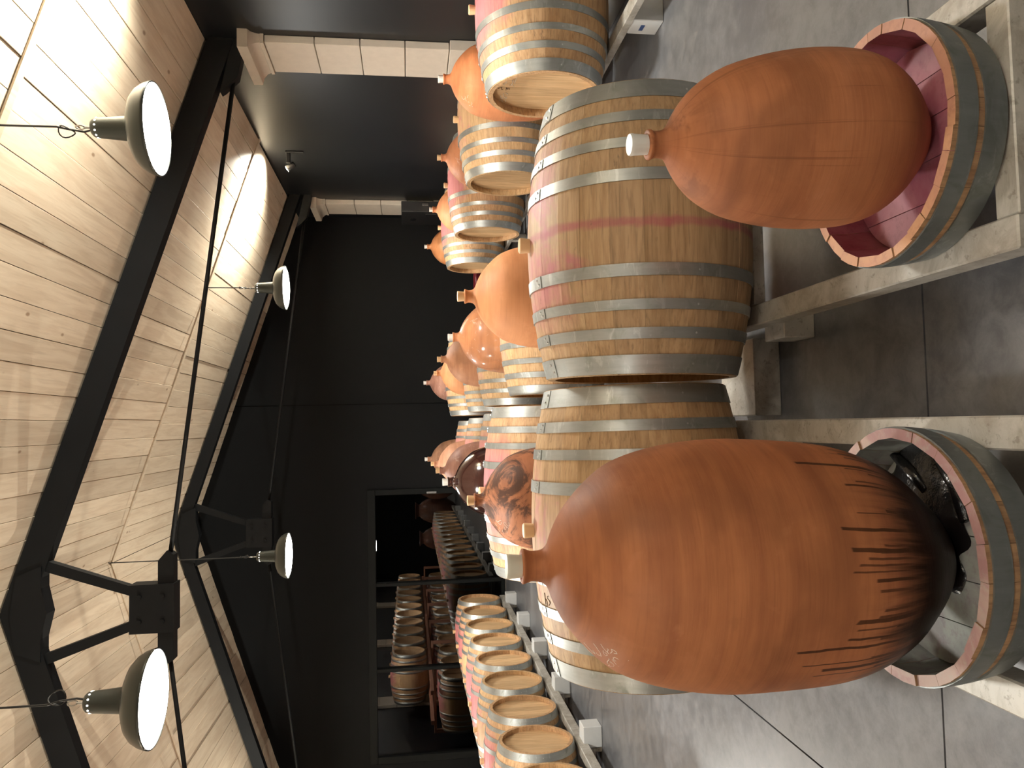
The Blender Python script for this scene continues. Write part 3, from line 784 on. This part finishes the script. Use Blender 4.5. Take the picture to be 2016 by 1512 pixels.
# ------------------------------------------------------------------ jars
PL = [(0, 0), (.045, 0), (.062, .004), (.085, .018), (.118, .048), (.150, .084), (.185, .128), (.215, .185), (.234, .245), (.243, .31), (.2485, .40), (.250, .49), (.241, .577), (.225, .648), (.205, .70), (.186, .729), (.160, .758), (.133, .783), (.103, .805), (.070, .822), (.045, .832), (.034, .842), (.0305, .852), (.0295, .865), (.031, .872), (.034, .880), (.034, .884), (.030, .886), (.022, .884), (.021, .87), (.021, .82)]
PR = [(0, 0), (.04, 0), (.055, .004), (.080, .018), (.108, .042), (.142, .078), (.168, .122), (.181, .170), (.185, .225), (.183, .29), (.172, .365), (.152, .438), (.125, .488), (.098, .519), (.070, .541), (.046, .556), (.034, .565), (.029, .573), (.0275, .583), (.028, .592), (.031, .598), (.031, .603), (.027, .605), (.020, .603), (.019, .58)]
def refine(P, k=3):
    out = []
    for i in range(len(P)-1):
        p0 = P[max(i-1, 0)]; p1 = P[i]; p2 = P[i+1]; p3 = P[min(i+2, len(P)-1)]
        for j in range(k):
            t = j/k; f = lambda a, b_, c, d: .5*((2*b_)+(-a+c)*t+(2*a-5*b_+4*c-d)*t*t+(-a+3*b_-3*c+d)*t**3)
            out.append((max(0, f(p0[0], p1[0], p2[0], p3[0])), f(p0[1], p1[1], p2[1], p3[1])))
    out.append(P[-1]); return out
def make_jar(nm, pr, mat, stop=WHITEP, sr=.0235, sh=.034, tilt=.0, k=3, n=80):
    t = empty(nm)
    MB().lathe(refine(pr, k), n).go('body', mat, t, True)
    top = pr[-5][1] if pr is PL else pr[-4][1]
    st = MB().lathe([(0, -.02), (sr*.85, -.02), (sr*.98, sh*.75), (sr*1.02, sh-.004), (sr*.96, sh), (0, sh+.001)], 28).go('stopper', stop, t, True, loc=(0, 0, top), rot=(tilt, tilt*.5, 0))
    sharp(st, 40); return t
CL = clay('clay_big_jar', (.44, .165, .066), (.33, .115, .048), .55, drip=1.0)
CR = clay('clay_small_jar', (.43, .165, .070), (.33, .120, .052), .58, streak=.8)
JZ = ZR+.0305
JL = make_jar('terracotta_jar', PL, CL, plain('cream_silicone', (.78, .74, .60), .35), .024, .031); JL.location = (-.305, 1.555, JZ+.002)
JL.scale = (KK,)*3; JL.rotation_euler = (0, .024, .4)
tag(JL, 'biggest terracotta jar in front on the left with black drips down its foot', 'jar', 'terracotta wine jars')
JR = make_jar('terracotta_jar', PR, CR, WHITEP, .0225, .040, .03); JR.location = (.615, 1.562, JZ); JR.scale = (KK,)*3
JR.rotation_euler = (0, -.05, 0)
tag(JR, 'smaller smooth terracotta jar with a white stopper standing front right', 'jar', 'terracotta wine jars')
specs = [  # x, y, z scale, material, stopper, label
 (.612, 3.66, .965, clay('clay_j1', (.66, .29, .125), (.58, .235, .095), .6), TANP, 'clean orange jar right behind the big stained barrel'),
 (.600, 5.26, .93, clay('clay_j2', (.62, .27, .12), (.50, .20, .09), .45, scuff=.5, gloss=.5), WHITEP, 'glossy orange jar with white scuffs, second behind the stained barrel'),
 (.585, 6.83, .95, clay('clay_j3', (.52, .26, .14), (.42, .19, .10), .6), TANP, 'dull brown-orange jar, third in the right central column'),
 (.570, 8.42, .93, clay('clay_j4', (.62, .28, .12), (.52, .21, .09), .6), TANP, 'orange jar, fourth in the right central column'),
 (.555, 9.98, 1.02, clay('clay_j5', (.45, .24, .17), (.30, .14, .10), .6, scuff=.6), WHITEP, 'mottled brown jar at the far end of the right central column'),
 (-.355, 3.70, .93, clay('clay_b1', (.45, .18, .085), (.36, .14, .07), .55, burn=.85), TANP, 'scorched brown jar with chalk writing, behind the biggest jar'),
 (-.372, 5.20, .99, clay('clay_b2', (.045, .014, .010), (.03, .010, .008), .12, gloss=1.0), WHITEP, 'glossy dark brown glazed jar in the left central column'),
 (-.388, 6.84, .98, clay('clay_b3', (.40, .21, .15), (.28, .13, .095), .5, scuff=.4), TANP, 'reddish-grey jar just behind the glossy dark jar'),
 (-.404, 8.43, .98, clay('clay_b4', (.55, .29, .18), (.45, .22, .13), .6), TANP, 'light brown jar, fourth in the left central column'),
 (-.418, 9.98, 1.02, clay('clay_b5', (.40, .21, .12), (.26, .13, .08), .6, scuff=.4), WHITEP, 'mottled brown jar at the far end of the left central column'),
 (2.25, 4.95, .985, clay('clay_r1', (.60, .23, .095), (.47, .17, .07), .6), WHITEP, 'orange jar behind the nearest barrel of the right row'),
 (2.29, 6.55, .93, clay('clay_r2', (.62, .27, .14), (.54, .22, .11), .55, scuff=.4), TANP, 'orange jar with chalk scuffs, second jar in the right row'),
 (2.28, 8.12, .96, clay('clay_r3', (.64, .28, .13), (.55, .22, .10), .6), WHITEP, 'orange jar, third jar in the right row'),
 (2.26, 9.74, .985, clay('clay_r4', (.58, .25, .10), (.50, .20, .08), .45, gloss=.5), WHITEP, 'shiny orange jar at the far end of the right row')]
rowtub = make_tub('barrel_end_tub', (.612, 3.66, ZR), .255, .24, .10, IN_PINK, RIM_R, 9, nst=18); rtt = tree_list(rowtub)
proto = make_jar('terracotta_jar', PL, specs[0][3], specs[0][4], .0245, .036, 0, 2, 56); prt = tree_list(proto)
jar_objs = []
for i, (x, y, zs, mt, st, lb_) in enumerate(specs):
    tb = rowtub if i == 0 else copy_tree(rtt)
    tb.location = (x, y, ZR); tag(tb, 'sawn barrel end under the %s jar from the front, %s' % (('first first second third fourth' if False else 'first second third fourth fifth').split()[i % 5 if i < 10 else i-10], ('right central column', 'left central column', 'right wall row')[i//5]), 'tub', 'sawn barrel ends used as jar stands')
    o = proto if i == 0 else copy_tree(prt)
    for c in children(o):
        if i: c.data = c.data.copy()
        c.data.materials[0] = mt if c.name.startswith('body') else st
    o.location = (x, y, JZ); o.scale = (1.0, 1.0, zs); o.rotation_euler = (0, 0, random.uniform(0, 6)); tag(o, lb_, 'jar', 'terracotta wine jars')
    jar_objs.append(o)
# big open jars behind the viewer, visible only mirrored in the glass
dk = clay('clay_dark_vat', (.17, .075, .05), (.10, .045, .03), .35)
PV = [(0, 0), (.12, 0), (.20, .05), (.33, .25), (.39, .5), (.37, .75), (.27, .98), (.19, 1.06), (.18, 1.12), (.24, 1.18), (.25, 1.20), (.235, 1.20), (.165, 1.12), (.17, 1.05)]
for k, (x, y, s) in enumerate(((-2.5, -1.1, 1.0), (-3.35, -1.3, .9), (-1.75, -.7, 1.0))):
    o = MB().lathe(refine(PV, 2), 40).go('open_vat', dk, None, True, loc=(x, y, FZ)); o.scale = (s, s, s)
    tag(o, ('large dark open-mouthed jar behind the left row, outside the picture', 'smaller dark open-mouthed jar left of the viewer, outside the picture', 'large dark open-mouthed jar beside the viewer, outside the picture')[k], 'jar')
# dark red container at the far end
rd = MB().lathe([(0, 0), (.14, 0), (.15, .01), (.16, .44), (.17, .46), (.17, .48), (.15, .48), (.14, .46), (0, .45)], 28).go('red_bucket', REDP, None, True, loc=(1.86, 9.9, FZ))
tag(rd, 'dark red bucket on the floor at the far end beside the right row', 'bucket')
W_JL = [[(-0.146,-0.0267,0.7687),(-0.1592,-0.0244,0.7568),(-0.1651,-0.029,0.7495)],[(-0.1368,-0.0499,0.7712),(-0.1465,-0.0489,0.763),(-0.1545,-0.0494,0.7555),(-0.1574,-0.0539,0.7507)],[(-0.1491,-0.0607,0.7567),(-0.1537,-0.0585,0.753),(-0.1577,-0.0547,0.75)],[(-0.1517,-0.0668,0.7514),(-0.1564,-0.0638,0.7478),(-0.1569,-0.0723,0.7435)],[(-0.1285,-0.0882,0.7617),(-0.1373,-0.087,0.7551),(-0.1485,-0.0819,0.747),(-0.1575,-0.0724,0.7429)],[(-0.1247,-0.1071,0.7526),(-0.1332,-0.1049,0.7469),(-0.1393,-0.1053,0.7414),(-0.1433,-0.1073,0.7367)],[(-0.1387,-0.0992,0.7458),(-0.1434,-0.0944,0.7446),(-0.149,-0.0905,0.7416),(-0.1508,-0.0923,0.7392),(-0.1483,-0.0981,0.7378),(-0.1446,-0.1004,0.7401),(-0.1425,-0.0977,0.7434)],[(-0.1315,-0.1136,0.7423),(-0.1335,-0.1145,0.7403),(-0.1386,-0.1079,0.7403),(-0.1424,-0.1064,0.7377)],[(-0.1303,-0.1223,0.7366),(-0.1354,-0.12,0.7343),(-0.1408,-0.1124,0.7355)],[(-0.1303,-0.1223,0.7366),(-0.1319,-0.1268,0.7322),(-0.1345,-0.1279,0.7291),(-0.1382,-0.1263,0.727),(-0.1393,-0.1202,0.731)],[(-0.1556,-0.0935,0.7338),(-0.1588,-0.0903,0.7324),(-0.1662,-0.0764,0.7323),(-0.1711,-0.0693,0.7305),(-0.175,-0.068,0.7261),(-0.1806,-0.0552,0.7245)],[(-0.1633,-0.0864,0.7302),(-0.1678,-0.087,0.724),(-0.1705,-0.0856,0.7214),(-0.1757,-0.0759,0.7205),(-0.1805,-0.0586,0.723)],[(-0.1551,-0.1012,0.7295),(-0.1603,-0.0992,0.7249),(-0.166,-0.0955,0.7205),(-0.1706,-0.0934,0.7159),(-0.1655,-0.1034,0.7146)],[(-0.1485,-0.1129,0.728),(-0.1513,-0.107,0.7293),(-0.1555,-0.104,0.7268),(-0.1573,-0.1059,0.7233)],[(-0.1485,-0.1129,0.728),(-0.15,-0.1159,0.7231),(-0.1533,-0.1163,0.7187),(-0.1595,-0.1124,0.7148),(-0.1599,-0.1152,0.7121),(-0.1478,-0.1347,0.7074)]]
W_B1 = [[(-0.0854,-0.096,0.7861),(-0.0934,-0.1005,0.7785),(-0.1043,-0.1052,0.7688),(-0.1042,-0.1131,0.7637)],[(-0.0934,-0.1005,0.7785),(-0.086,-0.119,0.7701),(-0.0845,-0.1279,0.7636),(-0.0908,-0.127,0.7614),(-0.1019,-0.1148,0.7639)],[(-0.1034,-0.073,0.7876),(-0.1177,-0.0736,0.7773)],[(-0.0987,-0.1335,0.7512),(-0.0898,-0.1388,0.7516),(-0.0934,-0.1453,0.7436),(-0.1033,-0.1446,0.7377),(-0.1085,-0.1484,0.7309),(-0.1037,-0.1547,0.7279),(-0.092,-0.1608,0.7292),(-0.0893,-0.1598,0.732)],[(-0.1016,-0.1328,0.7496),(-0.111,-0.1367,0.7398),(-0.1183,-0.1343,0.7367)],[(-0.114,-0.1216,0.75),(-0.118,-0.1235,0.7458),(-0.1276,-0.1132,0.7462),(-0.1253,-0.1221,0.7412)],[(-0.1123,-0.1386,0.7371),(-0.1162,-0.1415,0.7316),(-0.1237,-0.1373,0.7297)],[(-0.1308,-0.0967,0.7547),(-0.1406,-0.0868,0.7521),(-0.1512,-0.0823,0.7442)],[(-0.1339,-0.1207,0.7352),(-0.145,-0.1108,0.7326)],[(-0.1321,-0.0606,0.7715),(-0.1372,-0.0668,0.7648),(-0.1458,-0.0437,0.7652)],[(-0.1172,-0.0908,0.7688),(-0.1312,-0.081,0.7633)]]
W_R1 = [[(-0.135,-0.0573,0.7698),(-0.145,-0.0486,0.7644),(-0.1527,-0.0508,0.7568),(-0.1524,-0.067,0.7501)],[(-0.1453,-0.0829,0.7491),(-0.1558,-0.0707,0.7454),(-0.1661,-0.0579,0.7398)],[(-0.1478,-0.1085,0.7314),(-0.1566,-0.0872,0.7358)],[(-0.1725,-0.0645,0.7305),(-0.177,-0.0711,0.7212)],[(-0.1794,-0.0873,0.7077),(-0.1873,-0.0735,0.7048),(-0.1914,-0.0593,0.7067)],[(-0.1855,-0.044,0.7213),(-0.1895,-0.0496,0.7138)],[(-0.1943,-0.0546,0.7044),(-0.199,-0.0519,0.6983)]]
W_HC = [[(-0.4218,-0.044,0.2301),(-0.4218,-0.034,0.2158),(-0.4218,-0.0563,0.2153),(-0.4218,-0.0751,0.2095),(-0.4218,-0.0495,0.2079)],[(-0.4218,-0.0325,0.1895),(-0.4218,-0.0182,0.1811),(-0.4218,-0.0445,0.1796)],[(-0.4218,-0.0883,0.1821),(-0.4218,-0.0595,0.1767),(-0.4218,-0.0299,0.176)],[(-0.4218,-0.096,0.1766),(-0.4218,-0.0676,0.168),(-0.4218,-0.0496,0.1623)],[(-0.4218,-0.1259,0.163),(-0.4218,-0.0899,0.1629),(-0.4218,-0.068,0.1632)],[(-0.4218,-0.0304,0.1696),(-0.4218,-0.0122,0.1622)],[(-0.4218,0.1815,0.2223),(-0.4218,0.165,0.2207)],[(-0.4218,0.1644,0.2122),(-0.4218,0.1798,0.2002)],[(-0.4218,0.1545,0.1912),(-0.4218,0.1867,0.1838)],[(-0.4218,0.1086,0.2204),(-0.4218,0.1442,0.2146),(-0.4218,0.1432,0.2011)],[(-0.4218,0.0802,0.2103),(-0.4218,0.1193,0.204),(-0.4218,0.1459,0.1854),(-0.4218,0.1257,0.1845),(-0.4218,0.1186,0.1956)],[(-0.4218,0.0676,0.2001),(-0.4218,0.082,0.1849),(-0.4218,0.0978,0.1846)]]
W_HI = [[(-0.4218,0.0072,0.2602),(-0.4218,0.0375,0.2586)],[(-0.4218,0.0072,0.2602),(-0.4218,0.0066,0.2537)],[(-0.4218,0.01,0.2484),(-0.4218,0.0171,0.2427),(-0.4218,0.009,0.237)],[(-0.4218,0.005,0.2342),(-0.4218,0.0042,0.2244)],[(-0.4218,0.0046,0.2293),(-0.4218,0.0272,0.2266),(-0.4218,0.0283,0.2165)],[(-0.4218,0.0061,0.2011),(-0.4218,0.0366,0.2006)],[(-0.4218,0.0097,0.199),(-0.4218,0.0244,0.1922)],[(-0.4218,0.0088,0.1875),(-0.4218,0.0275,0.1826)]]
W_BI = [[(-0.1972,-0.0775,0.3544),(-0.2069,-0.0788,0.3529),(-0.2191,-0.0775,0.3519),(-0.2366,-0.0752,0.3499)],[(-0.2159,-0.0834,0.3508),(-0.2245,-0.0898,0.3481),(-0.2373,-0.0902,0.3464)],[(-0.2031,-0.1074,0.3457),(-0.2048,-0.0989,0.3482),(-0.2128,-0.0986,0.3474),(-0.2185,-0.1093,0.3433),(-0.2239,-0.1117,0.3419),(-0.2354,-0.0995,0.344)]]

def strokes(name, S, mat, par, r, sc=(1, 1, 1)):
    b = MB()
    for st in S: b.tube(st, r, 5)
    return b.go(name, mat, par)
JL.rotation_euler = (0, .024, 0)
strokes('chalk_writing', W_JL, CHALK, JL, .0011)
for idx, W in ((5, W_B1), (10, W_R1)):
    jar_objs[idx].rotation_euler = (0, 0, 0); strokes('chalk_writing', W, CHALK, jar_objs[idx], .0013)
strokes('chalk_writing', W_HC, CHALKW, R1B, .0016); strokes('branded_marks', W_HI, INK, R1B, .0016)
strokes('ink_marks', W_BI, INK, B_, .0011)


# ------------------------------------------------------------------ lift so that the floor is at z = 0
for o in bpy.data.objects:
    if o.parent is None: o.location.z += EYE
